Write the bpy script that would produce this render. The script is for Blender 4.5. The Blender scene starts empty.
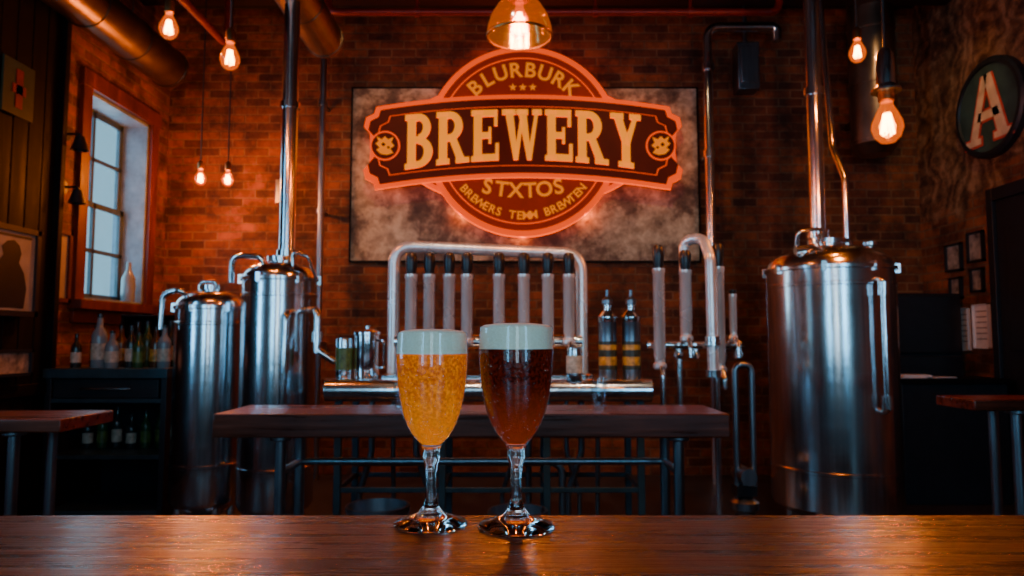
import bpy, math, random
from mathutils import Vector, Matrix
random.seed(7)
S=bpy.context.scene
COL=S.collection
pi=math.pi

# ---------------------------------------------------------------- materials
def nt(name):
    m=bpy.data.materials.new(name); m.use_nodes=True
    t=m.node_tree; b=t.nodes['Principled BSDF']
    return m,t,b
def ramp(t,stops):
    r=t.nodes.new('ShaderNodeValToRGB'); e=r.color_ramp.elements
    while len(e)<len(stops): e.new(0.5)
    for i,(p,c) in enumerate(stops):
        e[i].position=p; e[i].color=(c[0],c[1],c[2],1)
    return r
def coords(t,order=None,scale=(1,1,1)):
    tc=t.nodes.new('ShaderNodeTexCoord')
    mp=t.nodes.new('ShaderNodeMapping'); mp.inputs['Scale'].default_value=scale
    if order:
        sp=t.nodes.new('ShaderNodeSeparateXYZ'); cb=t.nodes.new('ShaderNodeCombineXYZ')
        t.links.new(tc.outputs['Object'],sp.inputs[0])
        for i,a in enumerate(order):
            t.links.new(sp.outputs[a],cb.inputs[i])
        t.links.new(cb.outputs[0],mp.inputs[0])
    else:
        t.links.new(tc.outputs['Object'],mp.inputs[0])
    return mp
def noise(t,vec,scale,detail=4,rough=.55):
    n=t.nodes.new('ShaderNodeTexNoise'); n.inputs['Scale'].default_value=scale
    n.inputs['Detail'].default_value=detail; n.inputs['Roughness'].default_value=rough
    t.links.new(vec.outputs[0],n.inputs['Vector']); return n
def bump(t,b,h,strength=.3,dist=.01):
    bp=t.nodes.new('ShaderNodeBump'); bp.inputs['Strength'].default_value=strength
    bp.inputs['Distance'].default_value=dist
    t.links.new(h,bp.inputs['Height']); t.links.new(bp.outputs[0],b.inputs['Normal']); return bp
def plain(name,c,rough=.5,metal=0,var=.25,nscale=12,bmp=.05,emis=None,es=0,spec=.5):
    m,t,b=nt(name)
    mp=coords(t); n=noise(t,mp,nscale)
    r=ramp(t,[(.3,[x*(1-var) for x in c]),(.7,[min(1,x*(1+var)) for x in c])])
    t.links.new(n.outputs['Fac'],r.inputs[0]); t.links.new(r.outputs[0],b.inputs['Base Color'])
    b.inputs['Roughness'].default_value=rough; b.inputs['Metallic'].default_value=metal
    b.inputs['Specular IOR Level'].default_value=spec
    if bmp: bump(t,b,n.outputs['Fac'],bmp,.005)
    if emis:
        b.inputs['Emission Color'].default_value=(*emis,1); b.inputs['Emission Strength'].default_value=es
    return m
def steel(name,c=(.72,.74,.76),rough=.18,streak=(60,60,1.5),metal=1):
    m,t,b=nt(name)
    mp=coords(t,None,streak); n=noise(t,mp,1,5)
    mp2=coords(t); n2=noise(t,mp2,3,3)
    r=ramp(t,[(.25,[x*.68 for x in c]),(.75,[min(1,x*1.15) for x in c])])
    t.links.new(n.outputs['Fac'],r.inputs[0]); t.links.new(r.outputs[0],b.inputs['Base Color'])
    b.inputs['Metallic'].default_value=metal
    mr=t.nodes.new('ShaderNodeMapRange'); mr.inputs['To Min'].default_value=rough*.7; mr.inputs['To Max'].default_value=rough*1.35
    t.links.new(n2.outputs['Fac'],mr.inputs['Value']); t.links.new(mr.outputs[0],b.inputs['Roughness'])
    bump(t,b,n2.outputs['Fac'],.12,.02)
    return m
def wood(name,c0,c1,scale=(1.2,22,22),r0=.2,r1=.5,b0=.25,coat=0,spec=.5):
    m,t,b=nt(name)
    mp=coords(t,None,scale); n=noise(t,mp,1.0,7,.62)
    mpb=coords(t); nb=noise(t,mpb,2.2,4)
    r=ramp(t,[(.3,c0),(.55,[(a+b_)/2.4 for a,b_ in zip(c0,c1)]),(.75,c1)])
    t.links.new(n.outputs['Fac'],r.inputs[0])
    mx=t.nodes.new('ShaderNodeMixRGB'); mx.blend_type='MULTIPLY'; mx.inputs[0].default_value=.7
    t.links.new(r.outputs[0],mx.inputs[1])
    r2=ramp(t,[(.35,(.35,.35,.35)),(.65,(1.25,1.25,1.25))]); t.links.new(nb.outputs['Fac'],r2.inputs[0]); t.links.new(r2.outputs[0],mx.inputs[2])
    t.links.new(mx.outputs[0],b.inputs['Base Color'])
    mr=t.nodes.new('ShaderNodeMapRange'); mr.inputs['From Min'].default_value=.3; mr.inputs['From Max'].default_value=.7
    mr.inputs['To Min'].default_value=r0; mr.inputs['To Max'].default_value=r1
    t.links.new(n.outputs['Fac'],mr.inputs['Value']); t.links.new(mr.outputs[0],b.inputs['Roughness'])
    b.inputs['Specular IOR Level'].default_value=spec
    bump(t,b,n.outputs['Fac'],b0,.004)
    if coat:
        b.inputs['Coat Weight'].default_value=coat; b.inputs['Coat Roughness'].default_value=.13
        n3=noise(t,coords(t,None,(18,60,60)),1,5,.65)
        bp=t.nodes.new('ShaderNodeBump'); bp.inputs['Strength'].default_value=.8; bp.inputs['Distance'].default_value=.003
        t.links.new(n3.outputs['Fac'],bp.inputs['Height']); t.links.new(bp.outputs[0],b.inputs['Coat Normal'])
    return m
def brick(name,order,c1,c2,mortar,plaster=None):
    m,t,b=nt(name)
    mp=coords(t,order)
    nd=noise(t,mp,14,4)
    br=t.nodes.new('ShaderNodeTexBrick')
    br.inputs['Scale'].default_value=1; br.inputs['Brick Width'].default_value=.23; br.inputs['Row Height'].default_value=.08
    br.inputs['Mortar Size'].default_value=.009; br.inputs['Mortar Smooth'].default_value=.3; br.inputs['Bias'].default_value=-.1
    br.inputs['Color1'].default_value=(*c1,1); br.inputs['Color2'].default_value=(*c2,1); br.inputs['Mortar'].default_value=(*mortar,1)
    t.links.new(mp.outputs[0],br.inputs['Vector'])
    mx=t.nodes.new('ShaderNodeMixRGB'); mx.blend_type='MULTIPLY'; mx.inputs[0].default_value=.85
    r=ramp(t,[(.38,(.25,.22,.19)),(.62,(1.45,1.35,1.2))]); 
    n=noise(t,mp,3.6,9,.7); t.links.new(n.outputs['Fac'],r.inputs[0])
    t.links.new(br.outputs['Color'],mx.inputs[1]); t.links.new(r.outputs[0],mx.inputs[2])
    out=mx.outputs[0]
    if plaster:
        sp=t.nodes.new('ShaderNodeSeparateXYZ'); t.links.new(mp.outputs[0],sp.inputs[0])
        n3=noise(t,mp,1.6,5)
        ma=t.nodes.new('ShaderNodeMath'); ma.operation='MULTIPLY_ADD'; ma.inputs[1].default_value=1.6; 
        t.links.new(n3.outputs['Fac'],ma.inputs[0]); t.links.new(sp.outputs[1],ma.inputs[2])
        st=ramp(t,[(.47,(0,0,0)),(.53,(1,1,1))])
        mr=t.nodes.new('ShaderNodeMapRange'); mr.inputs['From Min'].default_value=plaster[0]; mr.inputs['From Max'].default_value=plaster[0]+1.2
        t.links.new(ma.outputs[0],mr.inputs['Value']); t.links.new(mr.outputs[0],st.inputs[0])
        pr=ramp(t,[(.36,(.035,.016,.007)),(.5,(.12,.058,.025)),(.64,(.25,.14,.07))])
        wv=t.nodes.new('ShaderNodeTexWave'); wv.inputs['Scale'].default_value=1.7; wv.inputs['Distortion'].default_value=18; wv.inputs['Detail'].default_value=4; wv.inputs['Detail Scale'].default_value=1.6
        t.links.new(mp.outputs[0],wv.inputs['Vector'])
        n4=noise(t,mp,5,9,.72)
        av=t.nodes.new('ShaderNodeMixRGB'); av.inputs[0].default_value=.13; t.links.new(n4.outputs['Fac'],av.inputs[1]); t.links.new(wv.outputs['Fac'],av.inputs[2])
        t.links.new(av.outputs[0],pr.inputs[0])
        m2=t.nodes.new('ShaderNodeMixRGB'); t.links.new(st.outputs[0],m2.inputs[0]); t.links.new(out,m2.inputs[1]); t.links.new(pr.outputs[0],m2.inputs[2]); out=m2.outputs[0]
    t.links.new(out,b.inputs['Base Color']); b.inputs['Roughness'].default_value=.72
    b.inputs['Specular IOR Level'].default_value=.3
    inv=t.nodes.new('ShaderNodeMath'); inv.operation='MULTIPLY_ADD'; inv.inputs[1].default_value=-1
    t.links.new(br.outputs['Fac'],inv.inputs[0]); t.links.new(nd.outputs['Fac'],inv.inputs[2])
    bump(t,b,inv.outputs[0],.8,.015)
    return m
def thinglass(name,tint=(1,1,1),base=.05,edge=.5,rough=.02,glow=None,gs=0):
    m=bpy.data.materials.new(name); m.use_nodes=True; t=m.node_tree; t.nodes.clear()
    o=t.nodes.new('ShaderNodeOutputMaterial'); mx=t.nodes.new('ShaderNodeMixShader')
    tr=t.nodes.new('ShaderNodeBsdfTransparent'); tr.inputs[0].default_value=(*tint,1)
    g=t.nodes.new('ShaderNodeBsdfGlossy'); g.inputs['Roughness'].default_value=rough
    f=t.nodes.new('ShaderNodeLayerWeight'); f.inputs[0].default_value=.5
    p=t.nodes.new('ShaderNodeMath'); p.operation='POWER'; p.inputs[1].default_value=4
    ma=t.nodes.new('ShaderNodeMath'); ma.operation='MULTIPLY_ADD'; ma.inputs[1].default_value=edge; ma.inputs[2].default_value=base; ma.use_clamp=True
    t.links.new(f.outputs['Facing'],p.inputs[0]); t.links.new(p.outputs[0],ma.inputs[0]); t.links.new(ma.outputs[0],mx.inputs[0])
    t.links.new(tr.outputs[0],mx.inputs[1]); t.links.new(g.outputs[0],mx.inputs[2])
    out=mx.outputs[0]
    if glow:
        e=t.nodes.new('ShaderNodeEmission'); e.inputs[0].default_value=(*glow,1); e.inputs[1].default_value=gs
        ad=t.nodes.new('ShaderNodeAddShader'); t.links.new(out,ad.inputs[0]); t.links.new(e.outputs[0],ad.inputs[1]); out=ad.outputs[0]
    t.links.new(out,o.inputs[0])
    return m
def realglass(name,c=(1,1,1),ior=1.45,rough=0.0):
    m,t,b=nt(name); b.inputs['Base Color'].default_value=(*c,1); b.inputs['Transmission Weight'].default_value=1
    b.inputs['IOR'].default_value=ior; b.inputs['Roughness'].default_value=rough
    return m
def emit(name,c,s):
    m=bpy.data.materials.new(name); m.use_nodes=True; t=m.node_tree; t.nodes.clear()
    o=t.nodes.new('ShaderNodeOutputMaterial'); e=t.nodes.new('ShaderNodeEmission')
    e.inputs[0].default_value=(*c,1); e.inputs[1].default_value=s; t.links.new(e.outputs[0],o.inputs[0]); return m

M={}
M['steel']=steel('brushed_steel')
M['chrome']=steel('polished_steel',(.82,.83,.84),.15,(8,8,8))
M['tapsteel']=steel('satin_tap_steel',(.78,.78,.76),.26,(20,20,4),.55)
M['dsteel']=steel('dull_steel',(.26,.30,.34),.33)
M['galv']=steel('galvanised_duct',(.22,.165,.12),.34,(6,6,6))
M['black']=plain('black_plastic',(.010,.011,.013),.3)
M['blackmetal']=plain('black_paint',(.009,.012,.016),.45,.2)
M['tealmetal']=plain('dark_teal_paint',(.02,.05,.065),.4,.3)
M['bar']=wood('varnished_bar_wood',(.006,.0014,.0006),(.14,.018,.0035),(3.0,60,60),.14,.44,1.0,.5)
M['table']=wood('oiled_table_wood',(.030,.006,.002),(.26,.040,.008),(1.5,26,26),.2,.45,.3)
M['trimwood']=wood('red_trim_wood',(.05,.008,.002),(.18,.028,.008),(14,14,1.5),.35,.6,.2)
M['darkwood']=wood('dark_panel_wood',(.003,.0022,.002),(.008,.004,.0035),(14,14,1.2),.5,.75,.3,0,.15)
M['brick_back']=brick('brick_back',(0,2,1),(.18,.052,.014),(.045,.013,.005),(.14,.072,.033))
M['brick_side']=brick('brick_side',(1,2,0),(.19,.060,.017),(.060,.019,.007),(.14,.078,.036))
M['brick_plaster']=brick('brick_with_old_plaster',(1,2,0),(.20,.066,.022),(.08,.028,.012),(.13,.078,.042),(2.6,))
M['ceil']=plain('black_ceiling',(.006,.006,.008),.8)
M['floor']=plain('dark_concrete',(.025,.025,.028),.45,0,.4,3)
M['redpaint']=plain('red_pipe_paint',(.17,.008,.002),.45,.2)
M['beam']=plain('dark_red_beam',(.015,.004,.003),.55,.2)
M['rubber']=plain('cord_rubber',(.01,.01,.01),.6)
M['brass']=plain('aged_brass',(.35,.17,.06),.35,1)
M['white']=plain('white_paper',(.70,.70,.66),.7,0,.08)
M['sash']=plain('painted_sash',(.035,.065,.085),.45)
M['lining']=plain('painted_window_lining',(.13,.20,.26),.5)
M['pane']=thinglass('window_glass',(.92,.97,1),.04,.3,.02)
M['bowl']=thinglass('bowl_glass',(1,1,1),.05,.65,.02)
M['stem']=realglass('stem_glass')
M['bulbglass']=thinglass('amber_bulb_glass',(1,.66,.25),.04,.35,.03,(1,.15,.0),.45)
M['filament']=emit('hot_filament',(1,.36,.05),70)
M['shade']=thinglass('amber_shade_glass',(.95,.56,.22),.12,.6,.1,(1,.20,.0),.20)
M['shotglass']=thinglass('tumbler_glass',(.9,.95,.97),.10,.8,.03)

# ---------------------------------------------------------------- mesh builder
class MB:
    def __init__(s): s.v=[];s.f=[];s.m=[]
    def add(s,vs,fs,m=0):
        o=len(s.v); s.v+=[tuple(p) for p in vs]
        for i,f in enumerate(fs):
            s.f.append([o+k for k in f]); s.m.append(m[i] if isinstance(m,list) else m)
    def box(s,a,b,m=0,mat=None):
        x0,y0,z0=a;x1,y1,z1=b
        vs=[Vector(p) for p in [(x0,y0,z0),(x1,y0,z0),(x1,y1,z0),(x0,y1,z0),(x0,y0,z1),(x1,y0,z1),(x1,y1,z1),(x0,y1,z1)]]
        if mat: vs=[mat@p for p in vs]
        s.add(vs,[(0,3,2,1),(4,5,6,7),(0,1,5,4),(1,2,6,5),(2,3,7,6),(3,0,4,7)],m)
    def lathe(s,prof,c,m=0,n=48,mat=None):
        vs=[];rings=[]
        for r,z in prof:
            if r<1e-6: rings.append([len(vs)]); vs.append(Vector((0,0,z)))
            else:
                rings.append(list(range(len(vs),len(vs)+n)))
                for i in range(n):
                    a=2*pi*i/n; vs.append(Vector((r*math.cos(a),r*math.sin(a),z)))
        fs=[];ms=[]
        for k in range(len(rings)-1):
            A,B=rings[k],rings[k+1]; mm=m[k] if isinstance(m,list) else m
            if len(A)==1 and len(B)==1: continue
            for i in range(n):
                j=(i+1)%n
                if len(A)==1: f=(A[0],B[j],B[i])
                elif len(B)==1: f=(A[i],A[j],B[0])
                else: f=(A[i],A[j],B[j],B[i])
                fs.append(f);ms.append(mm)
        c=Vector(c)
        vs=[((mat@p) if mat else p)+c for p in vs]
        s.add(vs,fs,ms)
    def tube(s,pts,r,m=0,n=16):
        pts=[Vector(p) for p in pts]; N=len(pts)
        rr=r if isinstance(r,list) else [r]*N
        T=[]
        for i in range(N):
            if i==0: d=pts[1]-pts[0]
            elif i==N-1: d=pts[-1]-pts[-2]
            else: d=(pts[i+1]-pts[i]).normalized()+(pts[i]-pts[i-1]).normalized()
            T.append(d.normalized())
        up=Vector((0,0,1)) if abs(T[0].z)<.9 else Vector((1,0,0))
        nrm=T[0].cross(up).normalized(); vs=[];fs=[]
        for i in range(N):
            nrm=(nrm-T[i]*nrm.dot(T[i])).normalized(); b=T[i].cross(nrm)
            for k in range(n):
                a=2*pi*k/n; vs.append(pts[i]+(nrm*math.cos(a)+b*math.sin(a))*rr[i])
        for i in range(N-1):
            for k in range(n):
                j=(k+1)%n; fs.append((i*n+k,i*n+j,(i+1)*n+j,(i+1)*n+k))
        fs.append(tuple(reversed(range(n)))); fs.append(tuple(range((N-1)*n,N*n)))
        s.add(vs,fs,m)
    def prism(s,poly,y0,y1,mf=0,ms=0,o=(0,0)):
        n=len(poly); vs=[(x+o[0],y0,z+o[1]) for x,z in poly]+[(x+o[0],y1,z+o[1]) for x,z in poly]
        fs=[tuple(range(n)),tuple(reversed(range(n,2*n)))]+[(i,i+n,(i+1)%n+n,(i+1)%n) for i in range(n)]
        s.add(vs,fs,[mf,ms]+[ms]*n)
    def obj(s,name,mats,bevel=0,parent=None,angle=35):
        me=bpy.data.meshes.new(name); me.from_pydata(s.v,[],s.f)
        for mm in mats: me.materials.append(mm)
        for p,i in zip(me.polygons,s.m): p.material_index=i
        for p in me.polygons: p.use_smooth=True
        me.update(); me.set_sharp_from_angle(angle=math.radians(angle))
        ob=bpy.data.objects.new(name,me); COL.objects.link(ob)
        if bevel:
            b=ob.modifiers.new('bevel','BEVEL'); b.width=bevel; b.segments=3; b.limit_method='ANGLE'; b.angle_limit=math.radians(40)
            b.harden_normals=False
        if parent: ob.parent=parent
        return ob
def fillet(pts,R,seg=8):
    pts=[Vector(p) for p in pts]; out=[pts[0]]
    for i in range(1,len(pts)-1):
        a,b,c=pts[i-1],pts[i],pts[i+1]; d1=(a-b).normalized(); d2=(c-b).normalized()
        ang=d1.angle(d2); l=min(R/math.tan(ang/2),(a-b).length*.49,(c-b).length*.49)
        p0=b+d1*l;p1=b+d2*l
        for k in range(seg+1):
            u=k/seg; out.append(p0*(1-u)**2+b*2*u*(1-u)+p1*u*u)
    out.append(pts[-1]); return out
def empty(name):
    e=bpy.data.objects.new(name,None); COL.objects.link(e); return e
def light(name,kind,loc,col,power,parent=None,**k):
    d=bpy.data.lights.new(name,kind); d.color=col; d.energy=power
    for a,b in k.items():
        if a!='rot': setattr(d,a,b)
    o=bpy.data.objects.new(name,d); COL.objects.link(o); o.location=loc
    if 'rot' in k: o.rotation_euler=k['rot']
    if parent: o.parent=parent
    return o

# ---------------------------------------------------------------- room shell
XL,XR,YB,YF,H=-3.25,3.83,6.5,-2.5,4.4
b=MB(); b.box((XL-.3,YF-.2,-.1),(XR+.2,YB+.2,0)); b.obj('floor',[M['floor']])
b=MB(); b.box((XL-.3,YF-.2,H),(XR+.2,YB+.2,H+.12)); b.obj('ceiling',[M['ceil']])
b=MB(); b.box((XL-.28,YB,0),(XR+.2,YB+.2,H)); b.obj('wall_back',[M['brick_back']])
wins=[(5.25,6.15,1.53,3.15),(.9,2.9,1.0,3.3)]
def wall_open(name,x0,x1,holes,mat):
    b=MB(); ys=sorted(set([YF,YB]+[h[0] for h in holes]+[h[1] for h in holes]))
    for a,c in zip(ys[:-1],ys[1:]):
        hh=[h for h in holes if h[0]<=a+1e-6 and h[1]>=c-1e-6]
        if hh:
            b.box((x0,a,0),(x1,c,hh[0][2]))
            b.box((x0,a,hh[0][3]),(x1,c,H))
        else: b.box((x0,a,0),(x1,c,H))
    return b.obj(name,[mat])
wall_open('wall_left',XL-.28,XL,wins,M['brick_side'])
wall_open('wall_right',XR,XR+.2,[],M['brick_plaster'])
b=MB()
b.box((XL,YF-.2,0),(XR,YF,.7)); b.box((XL,YF-.2,3.3),(XR,YF,H))
for a,c in ((XL,-2.7),(-.5,-.2),(.6,.9),(3.2,XR)): b.box((a,YF-.2,.7),(c,YF,3.3))
b.obj('wall_front',[M['brick_back']])
def window(name,y0,y1,z0,z1):
    b=MB(); xs=XL-.2
    t=.025
    b.box((XL-.28,y0,z0),(XL+.0,y0+t,z1),4); b.box((XL-.28,y1-t,z0),(XL+.0,y1,z1),4)
    b.box((XL-.28,y0,z1-t),(XL+.0,y1,z1),4); b.box((XL-.28,y0,z0),(XL+.0,y1,z0+t),4)
    c=.11
    b.box((XL,y0-c,z0-.05),(XL+.035,y0,z1+c),0); b.box((XL,y1,z0-.05),(XL+.035,y1+c,z1+c),0)
    b.box((XL,y0-c-.02,z1),(XL+.045,y1+c+.02,z1+c+.02),0)
    b.box((XL,y0-c-.03,z0-.07),(XL+.10,y1+c+.03,z0),0); b.box((XL,y0-c,z0-.17),(XL+.03,y1+c,z0-.07),0)
    f=.05; zm=(z0+z1)/2
    for (a,d,e,g,dx) in ((y0+t,y1-t,z0+t,zm+.02,0),(y0+t,y1-t,zm-.02,z1-t,-.03)):
        X0=xs+dx-.015;X1=xs+dx+.015
        b.box((X0,a,e),(X1,a+f,g),2); b.box((X0,d-f,e),(X1,d,g),2); b.box((X0,a,e),(X1,d,e+f),2); b.box((X0,a,g-f),(X1,d,g),2)
        b.box((X0,(a+d)/2-.017,e),(X1,(a+d)/2+.017,g),2); b.box((X0,a,(e+g)/2-.017),(X1,d,(e+g)/2+.017),2)
        b.box((xs+dx-.003,a+f,e+f),(xs+dx+.003,d-f,g-f),3)
    return b.obj(name,[M['trimwood'],M['sash'],M['sash'],M['pane'],M['lining']],.004)
window('window_1',*wins[0]); window('added_window_2',*wins[1])  # second window is out of view, added to carry teal fill light
b=MB()
for a,c in ((-2.7,-.5),(-.2,.6),(.9,3.2)):
    for (p,q) in (((a,YF-.14,.7),(c,YF-.08,.78)),((a,YF-.14,3.22),(c,YF-.08,3.3)),((a,YF-.14,.7),(a+.06,YF-.08,3.3)),((c-.06,YF-.14,.7),(c,YF-.08,3.3)),(((a+c)/2-.02,YF-.14,.7),((a+c)/2+.02,YF-.08,3.3)),((a,YF-.14,2.5),(c,YF-.08,2.56))):
        b.box(p,q)
b.obj('added_shopfront_window',[M['sash']],.004)  # shopfront glazing behind the camera, added to house the fill lights
b=MB()
for i in range(13):
    y=2.95+i*.146; b.box((XL,y,0),(XL+.045,y+.138,H-.02))
b.box((XL,2.95,.86),(XL+.07,4.85,.94)); b.box((XL,4.83,0),(XL+.09,4.88,H-.02))
b.obj('wall_panelling',[M['darkwood']],.005)
b=MB()
y0,y1,z1=4.45,5.44,2.32
b.box((XR-.06,y0-.1,0),(XR,y0,z1+.1)); b.box((XR-.06,y1,0),(XR,y1+.07,z1+.1)); b.box((XR-.06,y0,z1),(XR,y1,z1+.1))
b.box((XR-.03,y0,0.01),(XR,y1,z1))
for zz in ((.2,1.0),(1.15,2.1)): 
    for yy in ((y0+.12,y0+.44),(y0+.55,y0+.87)): b.box((XR-.04,yy[0],zz[0]),(XR-.03,yy[1],zz[1]))
b.lathe([(0,0),(.03,.005),(.03,.03),(0,.045)],(XR-.03,y0+.08,1.05),1,16,Matrix.Rotation(-pi/2,3,'Y'))
b.obj('door_1',[M['blackmetal'],M['brass']],.004)
for i,y in enumerate((1.0,2.6,4.2,5.85)):
    b=MB(); b.box((XL,y,H-.22),(XR,y+.14,H-.2)); b.box((XL,y,H-.02),(XR,y+.14,H)); b.box((XL,y+.06,H-.2),(XR,y+.08,H-.02)); b.obj('ceiling_beam',[M['beam']])

def duct(name,p0,p1,r):
    b=MB(); p0=Vector(p0);p1=Vector(p1); d=p1-p0; L=d.length; N=int(L/.6)+1
    b.tube([p0,p1],r,0,32)
    for i in range(N+1):
        q=p0+d*(i/N); e=d.normalized()*.015
        b.tube([q-e,q+e],r*1.05,0,32)
    for i in range(1,N,2):
        q=p0+d*(i/N)
        b.tube([q+Vector((0,0,r)),(q.x,q.y,H)],.008,0,8)
    b.obj(name,[M['galv']])
duct('air_duct',(-3.03,-1,3.62),(-3.03,6.0,3.62),.17)
duct('air_duct',(-1.52,-1,3.66),(-1.52,5.5,3.66),.15)
b=MB(); b.tube([(3.22,6.1,H),(3.22,6.1,2.95)],.19,0,32)
for z in (3.0,3.5,4.0): b.tube([(3.22,6.1,z-.02),(3.22,6.1,z+.02)],.2,0,32)
b.tube([(3.22,6.1,2.95),(3.22,6.1,2.86)],[.19,.12],0,32); b.box((3.15,6.2,3.2),(3.29,6.5,3.26))
b.obj('exhaust_flue',[M['galv']])
b=MB()
b.tube(fillet([(-1.55,5.7,H),(-1.55,5.7,3.98),(2.25,5.7,3.98),(2.25,5.7,H)],.1),.03)
for x in (-.8,0,.7,1.5): b.tube([(x,5.7,3.98),(x,5.7,H)],.012); b.tube([(x-.02,5.7,3.98),(x+.02,5.7,3.98)],.042)
b.obj('sprinkler_pipe',[M['redpaint']])
b=MB(); b.tube(fillet([(-2.3,-1,3.6),(-2.3,5.5,3.6),(-2.3,5.5,H)],.12),.03); b.obj('sprinkler_pipe',[M['redpaint']])
b=MB()
b.tube(fillet([(1.78,6.2,0),(1.78,6.2,4.08),(2.42,6.2,4.08),(2.42,6.2,3.95)],.12),.042,0,20)
for z in (.6,1.75,2.9,3.7): b.tube([(1.78,6.2,z-.03),(1.78,6.2,z+.03)],.056,0,20); b.box((1.76,6.2,z-.015),(1.80,6.5,z+.015))
b.obj('vent_pipe',[M['steel']])
b=MB(); b.box((2.1,6.33,3.55),(2.3,6.5,4.0)); b.box((2.12,6.3,3.6),(2.28,6.33,3.95)); b.tube([(2.2,6.42,4.0),(2.2,6.42,H)],.02); b.obj('electrical_box',[M['dsteel']],.008)
b=MB(); b.tube(fillet([(-1.74,6.3,0),(-1.74,6.3,H)],.1),.028,0,16)
for z in (1.2,2.4,3.4): b.tube([(-1.74,6.3,z-.02),(-1.74,6.3,z+.02)],.04); b.box((-1.755,6.3,z-.012),(-1.725,6.5,z+.012))
b.obj('vent_pipe',[M['dsteel']])
b=MB(); b.box((-2.2,6.42,2.5),(-2.08,6.5,2.72)); b.box((-2.19,6.4,2.53),(-2.09,6.42,2.69)); b.tube([(-2.14,6.46,2.72),(-2.14,6.46,H)],.012); b.obj('electrical_box',[M['dsteel']],.006)

# ---------------------------------------------------------------- fermentation tanks
def tank(x,y,r,zs,zt,big=False):
    b=MB(); z0=.17
    prof=[(0,z0-.13),(r*.35,z0-.11),(r*.93,z0-.01),(r,z0+.02)]
    for zz in (z0+.25,zs-.12):
        prof+=[(r,zz-.012),(r+.004,zz-.008),(r+.004,zz+.008),(r,zz+.012)]
    prof+=[(r,zs-.03),(r+.012,zs-.025),(r+.012,zs-.005),(r-.005,zs)]
    dh=zt-zs
    for k in range(1,9):
        a=k/8*pi/2; prof.append(((r-.005)*(.28+.72*math.cos(a)), zs+dh*.8*math.sin(a)))
    rn=(r-.005)*.28
    prof+=[(rn,zt-dh*.1),(rn+.02,zt-dh*.1),(rn+.02,zt-dh*.1+.03),(rn*.7,zt),(0,zt+.005)]
    b.lathe(prof,(x,y,0),0,64)
    for i in range(4):
        a=pi/4+i*pi/2; px,py=x+r*.78*math.cos(a),y+r*.78*math.sin(a)
        b.tube([(px,py,.005),(px,py,z0+.05)],.028,0,16); b.lathe([(0,0),(.05,0),(.05,.012),(.03,.025),(0,.025)],(px,py,0),0,20)
    for i in range(8 if big else 6):
        a=2*pi*i/(8 if big else 6)+.3
        mt=Matrix.Translation((x,y,0))@Matrix.Rotation(a,4,'Z')
        b.box((r-.03,-.014,zs-.045),(r+.022,.014,zs+.015),1,mt)
    return b
b=tank(2.10,4.62,.395,1.70,1.88,True)
b.tube([(2.04,4.62,1.84),(2.04,4.62,H)],.05,0,24)
for z in (1.93,2.9,3.9): b.tube([(2.04,4.62,z-.025),(2.04,4.62,z+.025)],.068,1,24)
b.tube(fillet([(2.22,4.6,1.78),(2.22,4.6,2.3),(2.19,4.7,2.55),(2.19,4.9,H)],.12),.022,1,14)
b.tube([(2.22,4.6,1.82),(2.22,4.6,1.88)],.035,1,14)
b.tube(fillet([(1.82,4.45,1.80),(1.82,4.42,1.92),(1.98,4.42,1.94),(1.98,4.5,1.86)],.04),.013,1,12)
b.tube([(1.80,4.42,1.80),(1.92,4.42,1.80)],.03,1,14)
b.lathe([(0,0),(.05,0),(.05,.02),(.02,.03),(.02,.07),(.045,.08),(.045,.1),(0,.1)],(2.32,4.5,1.76),1,20)
hx,hy=2.23,4.25
b.tube(fillet([(hx,hy+.06,1.60),(hx,hy-.06,1.60),(hx,hy-.06,.80),(hx,hy+.06,.80)],.06),.019,1,16)
b.tube([(hx,hy-.06,1.50),(hx,hy-.06,1.58)],.032,1,16); b.tube([(hx,hy-.06,.82),(hx,hy-.06,.90)],.032,1,16)
b.obj('fermentation_tank',[M['steel'],M['chrome']])

b=tank(-1.53,4.6,.237,1.64,1.76)
b.tube([(-1.49,4.6,1.72),(-1.49,4.6,3.52)],.052,0,24)
for z in (1.80,2.8): b.tube([(-1.49,4.6,z-.02),(-1.49,4.6,z+.02)],.066,1,24)
b.tube(fillet([(-1.60,4.5,1.70),(-1.62,4.48,1.77),(-1.80,4.48,1.77),(-1.81,4.5,1.60),],.06),.018,1,12)
b.tube(fillet([(-1.40,4.45,1.70),(-1.40,4.44,1.80),(-1.30,4.44,1.76),(-1.26,4.5,1.62)],.04),.012,1,12)
b.tube(fillet([(-1.30,4.5,1.42),(-1.22,4.40,1.42),(-1.22,4.40,1.15)],.06),.024,1,14)
b.tube([(-1.22,4.40,1.22),(-1.22,4.40,1.28)],.036,1,14)
b.tube(fillet([(-1.38,4.40,1.40),(-1.38,4.28,1.40),(-1.40,4.28,.45),(-1.42,4.40,.4)],.08),.022,1,14)
b.tube([(-1.22,4.4,1.17),(-1.12,4.4,1.10),(-1.08,4.42,1.10)],.022,1,14)
b.obj('fermentation_tank',[M['steel'],M['chrome']])
b=tank(-2.03,4.72,.222,1.46,1.58)
b.tube(fillet([(-1.98,4.7,1.54),(-1.98,4.7,1.62),(-2.10,4.7,1.62),(-2.10,4.7,1.54)],.05),.012,1,12)
b.tube(fillet([(-2.12,4.6,1.50),(-2.16,4.56,1.56),(-2.28,4.56,1.53),(-2.29,4.56,1.30)],.07),.018,1,12)
b.tube([(-2.03,4.72,1.56),(-2.03,4.72,1.60)],.05,1,20)
b.obj('fermentation_tank',[M['steel'],M['chrome']])

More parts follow.
